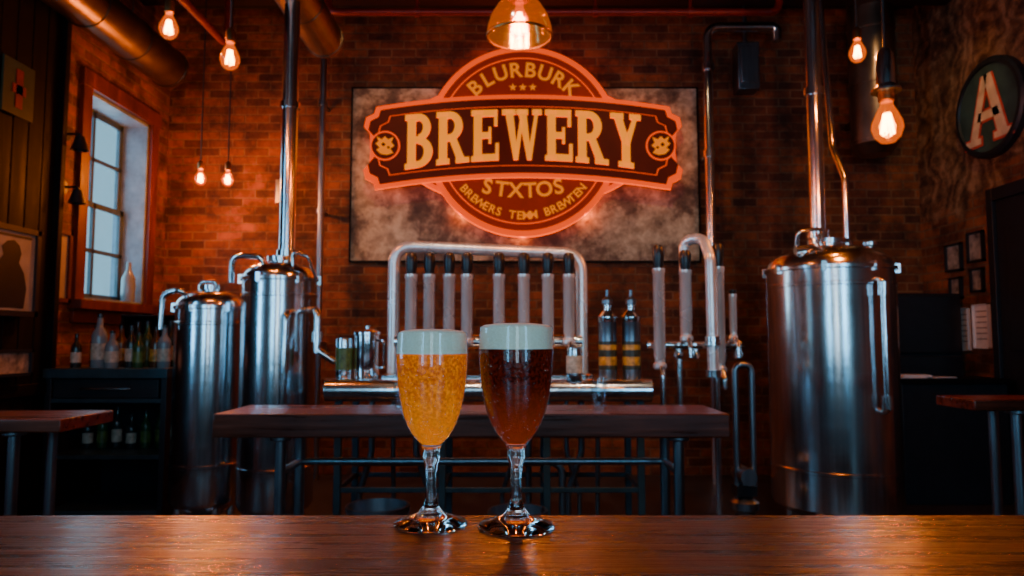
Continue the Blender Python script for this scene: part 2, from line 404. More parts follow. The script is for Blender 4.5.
# ---------------------------------------------------------------- sign
SC=.0092; CX,CZ=.10,3.065
def arch(x): return -13*(x/150.0)**2
def banner(off=0.0,n=24):
    hw=142+off; top=41+off; bot=-34-off
    pts=[]
    for i in range(n+1):
        x=-hw+2*hw*i/n; pts.append((x,top+arch(x)))
    e=arch(hw)
    pts+=[(hw+2,top+e-7),(hw+10,top+e-11),(hw+12,top+e-20),(hw+6,top+e-27),(hw+5,e+3),(hw+6,bot+e+27),(hw+12,bot+e+20),(hw+10,bot+e+11),(hw+2,bot+e+7)]
    for i in range(n+1):
        x=hw-2*hw*i/n; pts.append((x,bot+arch(x)))
    pts+=[(-hw-2,bot+e+7),(-hw-10,bot+e+11),(-hw-12,bot+e+20),(-hw-6,bot+e+27),(-hw-5,e+3),(-hw-6,top+e-27),(-hw-12,top+e-20),(-hw-10,top+e-11),(-hw-2,top+e-7)]
    return pts
def circ(rx,ry=None,n=96,c=(0,0)):
    ry=ry or rx
    return [(c[0]+rx*math.cos(2*pi*i/n),c[1]+ry*math.sin(2*pi*i/n)) for i in range(n)]
def lens(hw,hh,n=40):
    pts=[]
    for i in range(n+1):
        u=-1+2*i/n; pts.append((u*hw, hh*(1-abs(u)**2.6)*1.0+8))
    for i in range(n+1):
        u=1-2*i/n; pts.append((u*hw,-hh*(1-abs(u)**2.6)-12))
    return pts
def sc(p): return [(x*SC,z*SC) for x,z in p][::-1]
O=(CX,CZ)
m_glow=plain('sign_orange_glow',(.25,.015,0),.7,0,.1,5,0,(1,.075,0),1.05,.05)
m_edge=plain('sign_orange_edge',(.25,.015,0),.7,0,.1,5,0,(1,.08,0),2.8,.05)
m_face=plain('sign_disc_face',(.09,.006,0),.6,0,.35,6,.1,(1,.05,0),.16,.15)
m_ban=plain('sign_banner_face',(.03,.003,.001),.6,0,.35,6,.1,(1,.05,0),.04,.15)
m_let=plain('sign_letter_gold',(.25,.08,0),.7,0,.2,8,0,(1,.27,0),1.1,.05)
m_txt=plain('sign_small_letter',(.3,.08,0),.7,0,.2,8,0,(1,.24,0),.75,.05)
b=MB()
Y=6.36
def layer(poly,y0,y1,mf,ms): b.prism(sc(poly),y0,y1,mf,ms,O)
layer(lens(140,54),Y-.00,Y+.06,0,1)
layer(lens(134,49),Y-.01,Y,2,2)
layer(circ(97),Y-.02,Y+.06,0,1)
layer(circ(91),Y-.03,Y-.02,2,2)
layer(circ(85),Y-.033,Y-.03,4,4)
layer(circ(83.5),Y-.036,Y-.033,2,2)
layer(banner(4.5),Y-.065,Y-.036,0,1)
layer(banner(0.0),Y-.070,Y-.065,3,3)
layer([(x*.962,z*.90) for x,z in banner(-4)],Y-.072,Y-.070,0,0)
layer([(x*.955,z*.88) for x,z in banner(-4)],Y-.074,Y-.072,3,3)
def R(x0,y0,x1,y1): return [(x0,y0),(x1,y0),(x1,y1),(x0,y1)]
def half(cx,cy,ro,rio,ri,rii,n=12):
    q=[]
    for i in range(n):
        a=-pi/2+pi*i/n; c=-pi/2+pi*(i+1)/n
        q.append([(cx+ri*math.cos(a),cy+rii*math.sin(a)),(cx+ro*math.cos(a),cy+rio*math.sin(a)),(cx+ro*math.cos(c),cy+rio*math.sin(c)),(cx+ri*math.cos(c),cy+rii*math.sin(c))])
    return q
G={
'B':(.82,[R(.07,0,.31,1),R(0,0,.36,.1),R(0,.9,.36,1),R(.3,.87,.38,1),R(.3,.46,.4,.58),R(.3,0,.4,.12)]+half(.38,.745,.36,.255,.14,.135)+half(.38,.28,.42,.28,.17,.16)),
'R':(.92,[R(.07,0,.31,1),R(0,0,.38,.1),R(0,.9,.36,1),R(.3,.87,.38,1),R(.3,.43,.4,.56),[(.36,.48),(.58,.48),(.84,.05),(.60,.05)],R(.56,0,.95,.1)]+half(.38,.72,.38,.28,.15,.155)),
'E':(.80,[R(.07,0,.31,1),R(0,0,.36,.1),R(0,.9,.36,1),R(.3,.87,.76,1),R(.66,.68,.76,1),R(.3,.44,.58,.56),R(.5,.34,.58,.66),R(.3,0,.8,.13),R(.70,0,.8,.34)]),
'W':(1.16,[[(.08,1),(.32,1),(.47,0),(.34,0)],[(.34,0),(.47,0),(.62,.8),(.54,.9)],[(.46,1),(.70,1),(.86,0),(.73,0)],[(.73,0),(.86,0),(1.07,1),(.97,1)],R(0,.9,.4,1),R(.42,.9,.76,1),R(.88,.9,1.16,1)]),
'Y':(.88,[[(.08,.98),(.32,.98),(.56,.45),(.36,.42)],[(.36,.42),(.54,.38),(.8,.98),(.68,.98)],R(.33,0,.57,.46),R(.23,0,.67,.1),R(0,.9,.38,1),R(.56,.9,.88,1)])}
word='BREWERY'; LH=51; gap=.09
tw=sum(G[c][0] for c in word)+gap*(len(word)-1)
kx=234/tw; x=-117
for c in word:
    w,polys=G[c]
    for p in polys:
        q=[]
        for (u,v) in p:
            X=x+u*kx; hgt=LH*(1+.08*abs(X/117)**2)
            q.append((X,(v-.5)*hgt+arch(X)+4))
        ar=sum(q[i][0]*q[(i+1)%len(q)][1]-q[(i+1)%len(q)][0]*q[i][1] for i in range(len(q)))
        if ar<0: q=q[::-1]
        b.prism(sc(q)[::-1],Y-.095,Y-.074,5,1,O)
    x+=(w+gap)*kx
def glyph_mesh(ch,bold=.025):
    cu=bpy.data.curves.new('tmp','FONT'); cu.body=ch; cu.size=1; cu.offset=bold; cu.align_x='CENTER'; cu.resolution_u=4
    o=bpy.data.objects.new('tmp',cu); COL.objects.link(o); dg=bpy.context.evaluated_depsgraph_get(); dg.update()
    e=o.evaluated_get(dg); me=e.to_mesh(); vs=[(v.co.x,v.co.y) for v in me.vertices]; fs=[tuple(p.vertices) for p in me.polygons]
    e.to_mesh_clear(); bpy.data.objects.remove(o); bpy.data.curves.remove(cu); return vs,fs
def arctext(txt,size,r,cz,span,down,y,mi):
    n=len(txt)
    for i,ch in enumerate(txt):
        if ch==' ': continue
        vs,fs=glyph_mesh(ch)
        a=(-span+2*span*i/(n-1))
        out=[]
        for (u,v) in vs:
            u*=size;v*=size
            if down:
                ca,sa=math.cos(a),math.sin(a); px=r*math.sin(a)+u*ca-v*sa; pz=cz-r*math.cos(a)+u*sa+v*ca
            else:
                ca,sa=math.cos(-a),math.sin(-a); px=r*math.sin(a)+u*ca-v*sa; pz=cz+r*math.cos(a)+u*sa+v*ca
            out.append((px*SC+CX,y,pz*SC+CZ))
        b.add(out,fs,mi)
arctext('BLURBURK',21,65,0,math.radians(42),False,Y-.040,6)
arctext('STXTOS',21,170,112,math.radians(12.5),True,Y-.040,6)
arctext('BREWERS TEMM BREWTEN',11.5,80,0,math.radians(50),True,Y-.040,6)
def star(cx,cz,r,y,mi,n=5):
    p=[]
    for i in range(2*n):
        a=pi/2-i*pi/n; rr=r if i%2==0 else r*.45; p.append((cx+rr*math.cos(a),cz+rr*math.sin(a)))
    b.prism(sc(p),y-.004,y,mi,mi,O)
for dx in (-10,0,10): star(dx,54,4,Y-.038,6)
# round crests at the banner ends: ring with a horned head in profile
crest=[(-8,-7),(-2,-9),(4,-8),(8,-4),(5,-2),(9,2),(6,4),(8,9),(3,6),(0,9),(-3,6),(-8,8),(-6,3),(-9,0),(-5,-3)]
for sx in (-1,1):
    ex,ez=sx*137,-7
    layer(circ(15,None,32,(ex,ez)),Y-.078,Y-.074,0,0); layer(circ(13.2,None,32,(ex,ez)),Y-.081,Y-.078,3,3)
    pl=[(ex+sx*u*1.05,ez+v*1.05) for u,v in crest]
    if sx<0: pl=pl[::-1]
    b.prism(sc(pl)[::-1],Y-.086,Y-.081,6,6,O)
    layer(circ(1.8,None,16,(ex+sx*1.5,ez+1)),Y-.090,Y-.086,3,3); layer(circ(1.3,None,12,(ex-sx*3.5,ez-2)),Y-.090,Y-.086,3,3)
for dx in (-100,-50,50,100): b.tube([(CX+dx*SC,Y+.05,CZ+5*SC),(CX+dx*SC,6.455,CZ+5*SC)],.02,3,12)
sign=b.obj('brewery_sign',[m_glow,m_edge,m_face,m_ban,m_glow,m_let,m_txt],0,None,30)
for i,(dx,dz) in enumerate(((-125,0),(-60,60),(0,88),(60,60),(125,0),(60,-70),(0,-92),(-60,-70))):
    light('sign_backlight_%d'%i,'POINT',(CX+dx*SC*1.05,6.40,CZ+dz*SC*1.05),(1,.14,.0),4.2,sign,shadow_soft_size=.02)

m,t,bs=nt('weathered_panel'); mp=coords(t); n=noise(t,mp,2.0,10,.7); n2=noise(t,mp,9,6,.7)
r=ramp(t,[(.38,(.035,.022,.014)),(.46,(.12,.095,.065)),(.53,(.32,.31,.22)),(.7,(.48,.47,.34))]); t.links.new(n.outputs['Fac'],r.inputs[0])
r2=ramp(t,[(.4,(.55,.5,.45)),(.6,(1.1,1.1,1.1))]); t.links.new(n2.outputs['Fac'],r2.inputs[0])
mx=t.nodes.new('ShaderNodeMixRGB'); mx.blend_type='MULTIPLY'; mx.inputs[0].default_value=1; t.links.new(r.outputs[0],mx.inputs[1]); t.links.new(r2.outputs[0],mx.inputs[2])
t.links.new(mx.outputs[0],bs.inputs['Base Color']); bs.inputs['Roughness'].default_value=.6; bump(t,bs,n2.outputs['Fac'],.3,.01)
b=MB(); px0,px1,pz0,pz1=-1.50,1.74,1.965,3.60
b.box((px0,6.46,pz0),(px1,6.5,pz1),0)
for (p,q) in (((px0-.015,6.455,pz0-.015),(px1+.015,6.5,pz0)),((px0-.015,6.455,pz1),(px1+.015,6.5,pz1+.015)),((px0-.015,6.455,pz0),(px0,6.5,pz1)),((px1,6.455,pz0),(px1+.015,6.5,pz1))): b.box(p,q,1)
b.obj('sign_backing_panel',[m,M['darkwood']])

# ---------------------------------------------------------------- lamps
WARM=(1,.31,.03)
def bulb_lamp(x,y,z,r,power,top=H,steelsock=False):
    b=MB()
    bp=[(0,-r*1.15),(r*.45,-r*1.05),(r*.8,-r*.7),(r,-r*.1),(r*.95,r*.3),(r*.7,r*.9),(r*.42,r*1.45),(r*.36,r*1.8)]
    b.lathe(bp,(x,y,z),0,28)
    s0=z+r*1.7
    b.lathe([(0,0),(r*.42,0),(r*.5,r*.1),(r*.5,r*1.1),(r*.4,r*1.35),(r*.15,r*1.6),(0,r*1.62)],(x,y,s0),1,24)
    if steelsock:
        b.lathe([(0,0),(r*.95,0),(r*.95,r*.15),(r*.6,r*.5),(r*.55,r*2.6),(r*.3,r*3.0),(0,r*3.0)],(x,y,s0+r*.7),4,28)
    b.tube([(x,y,s0+r*.9),(x,y,top-.02)],.006 if not steelsock else .008,2,8)
    b.lathe([(0,-.035),(.02,-.035),(.05,-.02),(.05,0),(0,0)],(x,y,top),1,20)
    for i in range(5):
        a=2*pi*i/5; q=r*.4
        b.tube([(x+q*math.cos(a)*.5,y+q*math.sin(a)*.5,z+r*.9),(x+q*math.cos(a),y+q*math.sin(a),z-r*.4),(x+q*math.cos(a+.6),y+q*math.sin(a+.6),z-r*.5),(x+q*math.cos(a+.6)*.5,y+q*math.sin(a+.6)*.5,z+r*.9)],r*.05,3,6)
    ob=b.obj('pendant_lamp',[M['bulbglass'],M['brass'],M['rubber'],M['filament'],M['steel']])
    light('lamp_light','POINT',(x,y,z-.0),WARM,power,ob,shadow_soft_size=r*.6)
bulb_lamp(-1.77,3.5,2.83,.048,18)
bulb_lamp(-1.45,3.5,2.67,.050,22,3.51)
bulb_lamp(-2.62,5.8,2.58,.048,66)
bulb_lamp(-2.39,5.8,2.57,.048,66)
bulb_lamp(2.03,4.0,2.91,.048,30)
bulb_lamp(1.97,3.6,2.345,.078,38,H,True)
bulb_lamp(-1.1,1.25,2.45,.06,10); bulb_lamp(1.0,1.25,2.45,.06,15)  # two out-of-view pendants added to light the counter and tables
b=MB(); x,y,z=.035,3.2,2.70
b.lathe([(.152,-.045),(.155,-.04),(.150,0),(.135,.05),(.105,.10),(.07,.13),(.05,.14)],(x,y,z),0,48)
b.tube([(x+.152*math.cos(2*pi*i/40),y+.152*math.sin(2*pi*i/40),z-.045) for i in range(41)],.006,1,8)
b.lathe([(.055,.135),(.055,.2),(.03,.23),(0,.23)],(x,y,z),1,24); b.tube([(x,y,z+.2),(x,y,H-.02)],.008,2,8)
b.lathe([(0,-.055),(.025,-.05),(.045,-.02),(.05,.01),(.04,.05),(.02,.09),(.02,.13)],(x,y,z),3,28)
for i in range(5):
    a=2*pi*i/5; b.tube([(x+.008*math.cos(a),y+.008*math.sin(a),z+.07),(x+.025*math.cos(a),y+.025*math.sin(a),z-.02),(x+.025*math.cos(a+.7),y+.025*math.sin(a+.7),z-.02),(x+.01*math.cos(a+.7),y+.01*math.sin(a+.7),z+.07)],.0035,4,6)
ob=b.obj('dome_pendant_lamp',[M['shade'],M['brass'],M['rubber'],M['bulbglass'],M['filament']])
light('lamp_light','POINT',(x,y,z),WARM,65,ob,shadow_soft_size=.04)
def spot(x,y,tx,tz,power,col=(1,.58,.25),ang=62,ty=6.45):
    src=Vector((x,y,H-.26)); tgt=Vector((tx,ty,tz)); d=(tgt-src).normalized(); q=d.to_track_quat('-Z','Y')
    b=MB(); mt=q.to_matrix()
    b.lathe([(0,.16),(.045,.15),(.05,.12),(.055,0),(.05,0),(.046,.1),(0,.11)],src,0,24,mt)
    b.tube([src+mt@Vector((0,0,.1)),(x,y,H-.0)],.012,0,10)
    ob=b.obj('added_ceiling_spot',[M['blackmetal']])
    l=light('added_spot','SPOT',src+d*.02,col,power,ob,spot_size=math.radians(ang),spot_blend=.9,shadow_soft_size=.04); l.rotation_euler=q.to_euler()
spot(-1.0,4.5,-.9,2.6,75); spot(.9,4.5,1.0,2.6,75); spot(3.0,4.6,3.7,2.6,50)  # unseen spots added to brighten the sign panel and walls
spot(-.6,1.9,-.2,1.35,110,(1,.76,.52),34,4.1); spot(.9,1.9,.85,1.35,110,(1,.76,.52),34,4.1)  # unseen spots added to brighten the tap columns

# ---------------------------------------------------------------- tables
def table(x0,x1,y0,y1,z,th,legs,rails):
    b=MB(); b.box((x0,y0,z-th),(x1,y1,z),0)
    for lx in legs:
        for ly in (y0+.07,y1-.07):
            b.tube([(lx,ly,.01),(lx,ly,z-th)],.023,1,16); b.lathe([(0,0),(.04,0),(.04,.012),(.025,.02),(0,.02)],(lx,ly,0),1,20)
            b.lathe([(0,-.02),(.045,-.02),(.045,0),(0,0)],(lx,ly,z-th),1,20)
        for rz in rails: b.tube([(lx,y0+.07,rz),(lx,y1-.07,rz)],.016,1,12)
    for rz in rails:
        b.tube([(legs[0],y1-.07,rz),(legs[-1],y1-.07,rz)],.016,1,12)
    b.obj('bar_height_table',[M['table'],M['dsteel']],.006)
table(-1.27,.925,3.0,3.42,.917,.10,[-1.0,.72],[.66,.30])
table(-3.0,-1.88,2.95,3.34,.90,.055,[-2.85,-2.12],[.35])
table(2.16,3.5,3.3,3.6,.95,.05,[2.40,3.3],[.35])
b=MB()
b.box((-2.3,.20,1.005),(2.3,.742,1.05),0); b.box((-2.25,.30,0),(2.25,.66,1.005),1)
b.obj('bar_counter',[M['bar'],M['darkwood']],.006)

# ---------------------------------------------------------------- back bar with tap towers
zt=1.007
b=MB()
b.box((-1.055,4.02,.88),(.79,4.6,zt),0)
b.tube([(-1.06,4.02,.9435),(.795,4.02,.9435)],.0635,0,24)
for x in (-1.0,-.4,.2,.74):
    b.box((x-.02,4.06,0),(x+.02,4.1,.88),2); b.box((x-.02,4.52,0),(x+.02,4.56,.88),2)
for z in (.36,.70):
    b.box((-1.0,4.07,z),(.74,4.09,z+.03),2); b.box((-1.0,4.53,z),(.74,4.55,z+.03),2)
    for x in (-1.0,-.4,.2,.74): b.box((x-.012,4.08,z),(x+.012,4.54,z+.03),2)
for i,x in enumerate((-.85,-.72,-.58,.02,.10,.33,.42,.52)):
    b.tube(fillet([(x,4.3,.88),(x,4.3,.55),(x+.08*((i%3)-1),4.34,.3),(x+.08*((i%3)-1),4.34,.005)],.1),.014 if i%2 else .02,3,12)
b.tube(fillet([(-.95,4.25,.50),(.30,4.25,.50),(.30,4.25,.005)],.08),.022,3,14)
b.obj('back_bar_counter',[M['steel'],M['chrome'],M['tealmetal'],M['dsteel']],.004)
def bucket(x,y,r,h):
    b=MB(); b.lathe([(0,0),(r*.75,0),(r*.8,.01),(r,h-.02),(r*1.06,h-.015),(r*1.06,h),(r*.97,h),(r*.77,.02),(0,.02)],(x,y,0),0,40)
    b.tube([(x+r*1.04*math.cos(a),y,h-.02-.10*math.sin(a)) for a in [pi*k/14 for k in range(15)]],.006,1,8)
    b.obj('steel_bucket',[M['dsteel'],M['chrome']])
bucket(-.71,3.78,.16,.36); bucket(.03,3.80,.15,.33)

def tap(b,x,y,ztop,zmid,zbot,r=.034,spout=True):
    b.lathe([(0,0),(r*.9,0),(r*1.15,.01),(r*1.15,.03),(r*.85,.04),(r*.85,.06),(r,.07),(r,zmid-zbot-.03),(r*1.1,zmid-zbot-.025),(r*1.1,zmid-zbot),(0,zmid-zbot)],(x,y,zbot),2,24)
    L=ztop-zmid
    b.lathe([(0,0),(r*.75,0),(r*.85,L*.15),(r*1.0,L*.5),(r*1.02,L*.78),(r*.8,L*.94),(r*.4,L),(0,L)],(x,y,zmid),1,24)
    if spout:
        b.tube(fillet([(x,y,zbot+.03),(x,y-.05,zbot+.01),(x,y-.09,zbot-.03),(x,y-.09,zbot-.09)],.03),.013,0,12)
        b.tube([(x,y,zbot+.02),(x,y+.1,zbot+.02)],.018,0,12)
b=MB()
for px in (-.592,-.486,-.369,-.264,-.076,.07,.211,.334):
    tap(b,px,4.1,1.745,1.615,1.20)
b.tube([(-.70,4.2,1.22),(.42,4.2,1.22)],.04,0,20)
b.tube(fillet([(-.715,4.22,zt),(-.715,4.22,1.80),(.42,4.22,1.75),(.42,4.22,zt)],.12),.036,2,20)
for x in (-.715,.42): b.lathe([(0,0),(.07,0),(.07,.015),(.04,.03),(0,.03)],(x,4.22,zt),0,24)
b.box((-.75,4.05,zt),(.42,4.16,zt+.02),0)
b.obj('beer_tap_tower',[M['chrome'],M['black'],M['tapsteel']])
b=MB()
tap(b,.862,4.1,1.79,1.65,1.06)
tap(b,1.02,4.1,1.76,1.64,1.22)
tap(b,1.212,4.1,1.80,1.66,1.04)
tap(b,1.30,4.12,1.53,1.50,1.22,.022)
b.tube(fillet([(1.035,4.18,1.2),(1.035,4.18,1.83),(1.13,4.10,1.83),(1.145,4.02,1.70),(1.15,4.02,1.02)],.08),.032,2,20)
b.tube([(.80,4.18,1.20),(1.36,4.18,1.20)],.028,0,18)
b.tube([(1.15,4.02,1.02),(1.15,4.02,1.06)],.045,0,18); b.tube([(1.15,4.02,1.2),(1.15,4.02,1.25)],.045,0,18)
for x in (.90,1.0,1.22): b.tube([(x,4.2,.005),(x,4.2,1.2)],.018,0,14); b.lathe([(0,0),(.05,0),(.05,.012),(0,.014)],(x,4.2,0),0,20)
for x in (.88,.98,1.08,1.24,1.33):
    b.lathe([(0,0),(.022,.0),(.03,.02),(.022,.05),(.022,.09),(0,.09)],(x,4.14,1.12),0,16); b.tube([(x-.03,4.1,1.19),(x+.03,4.1,1.19)],.008,1,8)
b.obj('beer_tap_tower',[M['chrome'],M['black'],M['tapsteel']])
b=MB()
b.tube(fillet([(1.36,4.3,.25),(1.36,4.3,1.08),(1.46,4.3,1.08),(1.46,4.3,.35),(1.42,4.3,.25)],.05),.02,0,14)
b.lathe([(0,0),(.09,0),(.09,.03),(.06,.05),(.06,.2),(.085,.22),(.085,.26),(.03,.3),(0,.3)],(1.40,4.3,.0),0,28)
b.tube([(1.40,4.2,.42),(1.40,4.4,.42)],.05,0,18); b.box((1.34,4.24,.3),(1.46,4.36,.36),1)
b.tube([(1.40,4.3,.3),(1.40,4.3,.42)],.03,0,14)
b.obj('transfer_pump',[M['dsteel'],M['black']])

def canister(name,x,y,z,r,h,mats):
    b=MB(); b.lathe([(0,0),(r*.92,0),(r,.008),(r,h*.2),(r,h*.75),(r,h-.015),(r*.93,h),(r*.93,h-.006),(0,h-.006)],(x,y,z),[0,0,0,1,0,0,0,0],32); b.obj(name,mats)
lab_green=plain('green_label',(.07,.12,.02),.4,0,.6,30); lab_gold=plain('gold_label',(.45,.24,.025),.4,0,.6,40); lab_dark=plain('dark_label',(.03,.035,.02),.4,0,.6,40); lab_white=plain('cream_label',(.45,.40,.30),.5,0,.4,40)
canister('beer_can',-1.0,4.2,zt,.052,.235,[M['steel'],lab_green])
canister('beer_can',.355,4.0,zt,.047,.18,[M['steel'],lab_white])
b=MB(); b.lathe([(0,0),(.072,0),(.076,.01),(.076,.25),(.082,.255),(.082,.27),(.05,.285),(.015,.29),(.015,.31),(0,.31)],(-.865,4.2,zt),0,36)
b.tube(fillet([(-.795,4.17,zt+.22),(-.755,4.15,zt+.22),(-.755,4.15,zt+.06),(-.795,4.17,zt+.06)],.03),.008,0,10); b.obj('steel_pitcher',[M['chrome']])
for x in (.565,.705):
    b=MB(); r=.053
    b.lathe([(0,0),(r*.9,0),(r,.015),(r,.05),(r*1.005,.055),(r*1.005,.21),(r,.215),(r,.33),(r*1.05,.335),(r*1.05,.36),(r*.7,.385),(r*.45,.40),(r*.45,.43),(r*.6,.435),(r*.6,.46),(r*.2,.48),(r*.2,.52),(0,.52)],(x,4.15,zt),
      [0,0,0,1,1,1,0,2,2,2,2,2,0,0,0,0,0,0],32)
    b.lathe([(r*1.01,0),(r*1.012,.05)],(x,4.15,zt+.075),3,32); b.lathe([(r*1.01,0),(r*1.012,.03)],(x,4.15,zt+.165),3,32)
    b.obj('beer_growler',[M['dsteel'],lab_dark,M['chrome'],lab_gold])
def tumbler(x,y,z,r,h):
    b=MB(); b.lathe([(0,0),(r*.8,0),(r,h),(r*.93,h),(r*.74,.012),(0,.012)],(x,y,z),0,28); b.obj('drinking_glass',[M['shotglass']])
tumbler(.395,3.2,.918,.037,.14); tumbler(-.50,3.2,.918,.035,.12)

# ---------------------------------------------------------------- left shelving unit and bottles
b=MB()
b.box((-3.2,4.80,.97),(-2.35,5.5,1.035),1)
for x in (-3.19,-2.40): b.box((x,4.82,0),(x+.04,5.48,.97),0)
b.box((-3.19,5.46,0),(-2.36,5.48,.97),0)
for z in (.80,.42,.05): b.box((-3.16,4.83,z),(-2.40,5.47,z+.03),1)
for z0,z1 in ((.835,.96),): b.box((-3.14,4.83,z0),(-2.42,4.85,z1),0); b.tube([(-2.95,4.81,(z0+z1)/2),(-2.6,4.81,(z0+z1)/2)],.008,2,8)
b.obj('bottle_shelf',[M['blackmetal'],M['tealmetal'],M['steel']],.004)
gl=lambda n,c: plain(n,c,.12,0,.15,5,0)
bm=[gl('green_bottle_glass',(.02,.06,.02)),gl('brown_bottle_glass',(.07,.03,.012)),gl('pale_bottle_glass',(.16,.21,.23)),gl('dark_bottle_glass',(.015,.02,.02))]
def bottle(x,y,z,r,h,mi,nm='liquor_bottle'):
    b=MB(); b.lathe([(0,0),(r*.92,0),(r,.01),(r,h*.15),(r,h*.45),(r,h*.58),(r*.85,h*.66),(r*.42,h*.76),(r*.36,h*.93),(r*.44,h*.94),(r*.44,h),(0,h)],(x,y,z),[0,0,0,1,0,0,0,0,2,2,2],24)
    b.obj(nm,[bm[mi],[lab_green,lab_gold,lab_white,lab_white][mi],M['black']])
for (px,h,r,mi,dy) in ((-3.1,.24,.035,3,5.0),(-3.0,.27,.04,0,5.1),(-2.92,.38,.052,2,4.97),(-2.80,.26,.045,2,4.92),(-2.71,.30,.04,3,5.0),(-2.63,.25,.038,0,4.95),(-2.55,.29,.04,1,5.03),(-2.45,.30,.045,2,4.95),(-2.86,.3,.04,1,5.14),(-2.75,.33,.038,3,5.16),(-2.66,.33,.04,0,5.12),(-2.5,.34,.042,3,5.14),(-3.08,.30,.04,1,5.2),(-2.4,.27,.035,1,5.08)):
    bottle(px,dy,1.035,r,h,mi)
for i in range(7): bottle(-3.08+i*.105,5.15,.451,.036,.24+.03*(i%3),(3,0,3,3,0,0,3)[i])
b=MB(); b.box((-2.95,5.30,1.036),(-2.4,5.45,1.05)); b.box((-2.95,5.42,1.05),(-2.4,5.45,1.42)); b.box((-2.95,5.30,1.40),(-2.4,5.45,1.42)); b.box((-2.96,5.30,1.036),(-2.94,5.45,1.42)); b.box((-2.41,5.30,1.036),(-2.39,5.45,1.42)); b.obj('bottle_rack',[M['darkwood']],.003)
b=MB(); b.lathe([(0,0),(.05,0),(.055,.01),(.055,.2),(.03,.26),(.02,.28),(.02,.34),(0,.34)],(XL-.06,6.02,1.556),0,24); b.obj('glass_bottle',[bm[2]])

b=MB(); b.box((3.02,5.85,.05),(3.75,6.45,1.62),0); b.box((3.04,5.81,.1),(3.73,5.85,1.1),1); b.box((3.04,5.81,1.12),(3.73,5.85,1.60),1); b.tube(fillet([(3.1,5.81,.5),(3.1,5.77,.5),(3.1,5.77,1.0),(3.1,5.81,1.0)],.02),.01,2,10); b.box((3.05,5.88,0),(3.72,6.42,.05),1)
b.obj('refrigerator',[M['blackmetal'],M['black'],M['steel']],.01)
b=MB(); b.box((2.9,5.3,.9),(3.76,5.72,.94),0); b.box((2.95,5.34,0),(3.75,5.70,.9),1); b.obj('side_counter',[M['darkwood'],M['blackmetal']],.004)
b=MB()
for i,(x,y,a) in enumerate(((3.05,5.42,.1),(3.12,5.46,-.2),(3.3,5.45,.3))):
    b.box((-.1,-.07,.0),(.1,.07,.006+.01*(i==1)),0,Matrix.Translation((x,y,.9405+.0065*(i==1)))@Matrix.Rotation(a,4,'Z'))
b.obj('paper_stack',[M['white']])

# ---------------------------------------------------------------- wall decor
def frame_x(name,xw,side,y0,y1,z0,z1,fm,pm,w=.025,extra=None):
    b=MB(); X=lambda d: xw+side*d
    def bx(d0,d1,ya,yb,za,zb,m):
        b.box((min(X(d0),X(d1)),ya,za),(max(X(d0),X(d1)),yb,zb),m)
    bx(0,.03,y0,y0+w,z0,z1,0); bx(0,.03,y1-w,y1,z0,z1,0); bx(0,.03,y0,y1,z0,z0+w,0); bx(0,.03,y0,y1,z1-w,z1,0)
    bx(.004,.012,y0+w,y1-w,z0+w,z1-w,1)
    if extra: extra(b,X,y0,y1,z0,z1)
    return b.obj(name,[fm,pm,M['blackmetal'],M['white']],0)
m_photo=plain('old_photo_print',(.22,.19,.15),.5,0,.8,18)
m_poster=plain('cream_poster',(.25,.24,.21),.6,0,.25,6)
def figure(b,X,y0,y1,z0,z1):
    yc=(y0+y1)/2
    pts=[(-.15,.05),(-.16,.14),(-.11,.24),(-.12,.31),(-.06,.38),(-.08,.43),(-.03,.47),(.03,.48),(.08,.45),(.10,.40),(.08,.34),(.13,.28),(.16,.18),(.14,.05)]
    b.add([(X(.014),yc+u,z0+v) for u,v in pts],[tuple(range(len(pts)))],2)
    b.box((min(X(.012),X(.015)),y0+.07,z1-.07),(max(X(.012),X(.015)),y1-.07,z1-.055),2)
def lines(b,X,y0,y1,z0,z1):
    for i in range(6):
        z=z1-.06-i*.045; b.box((min(X(.0135),X(.0125)),y0+.03,z),(max(X(.0135),X(.0125)),y1-.03,z+.007),2)
frame_x('framed_poster',XL+.092,1,4.1,4.62,1.38,1.95,M['blackmetal'],m_poster,.035,figure)
frame_x('framed_poster',XL+.092,1,4.25,4.6,1.0,1.17,M['blackmetal'],m_photo,.02)
frame_x('wooden_wall_board',XL,1,4.90,5.10,1.50,2.02,M['trimwood'],m_poster,.03)
for (y0,y1,z0,z1) in ((5.90,6.12,1.82,2.06),(5.62,5.82,1.87,2.12),(5.92,6.08,1.58,1.77),(5.64,5.80,1.62,1.82)):
    frame_x('picture_frame',XR,-1,y0,y1,z0,z1,M['blackmetal'],m_photo,.018)
for (y0,y1,z0,z1) in ((5.85,6.07,1.14,1.50),(5.60,5.79,1.16,1.52)):
    frame_x('wall_notice',XR,-1,y0,y1,z0,z1,M['white'],M['white'],.008,lines)
b=MB(); cy_,cz_=5.44,3.07
rot=Matrix.Rotation(-pi/2,3,'Y')
b.lathe([(0,0),(.40,0),(.40,.05),(.38,.065),(.35,.065),(.345,.05),(0,.05)],(XR,cy_,cz_),[0,0,0,0,0,1],64,rot)
def flat(poly,d,m):
    b.add([(XR-d,cy_+(-u),cz_+v) for u,v in poly],[tuple(range(len(poly)))],m)
def stroke(p0,p1,w0,w1,d,m):
    flat([(p0[0]-w0,p0[1]),(p0[0]+w0,p0[1]),(p1[0]+w1,p1[1]),(p1[0]-w1,p1[1])],d,m)
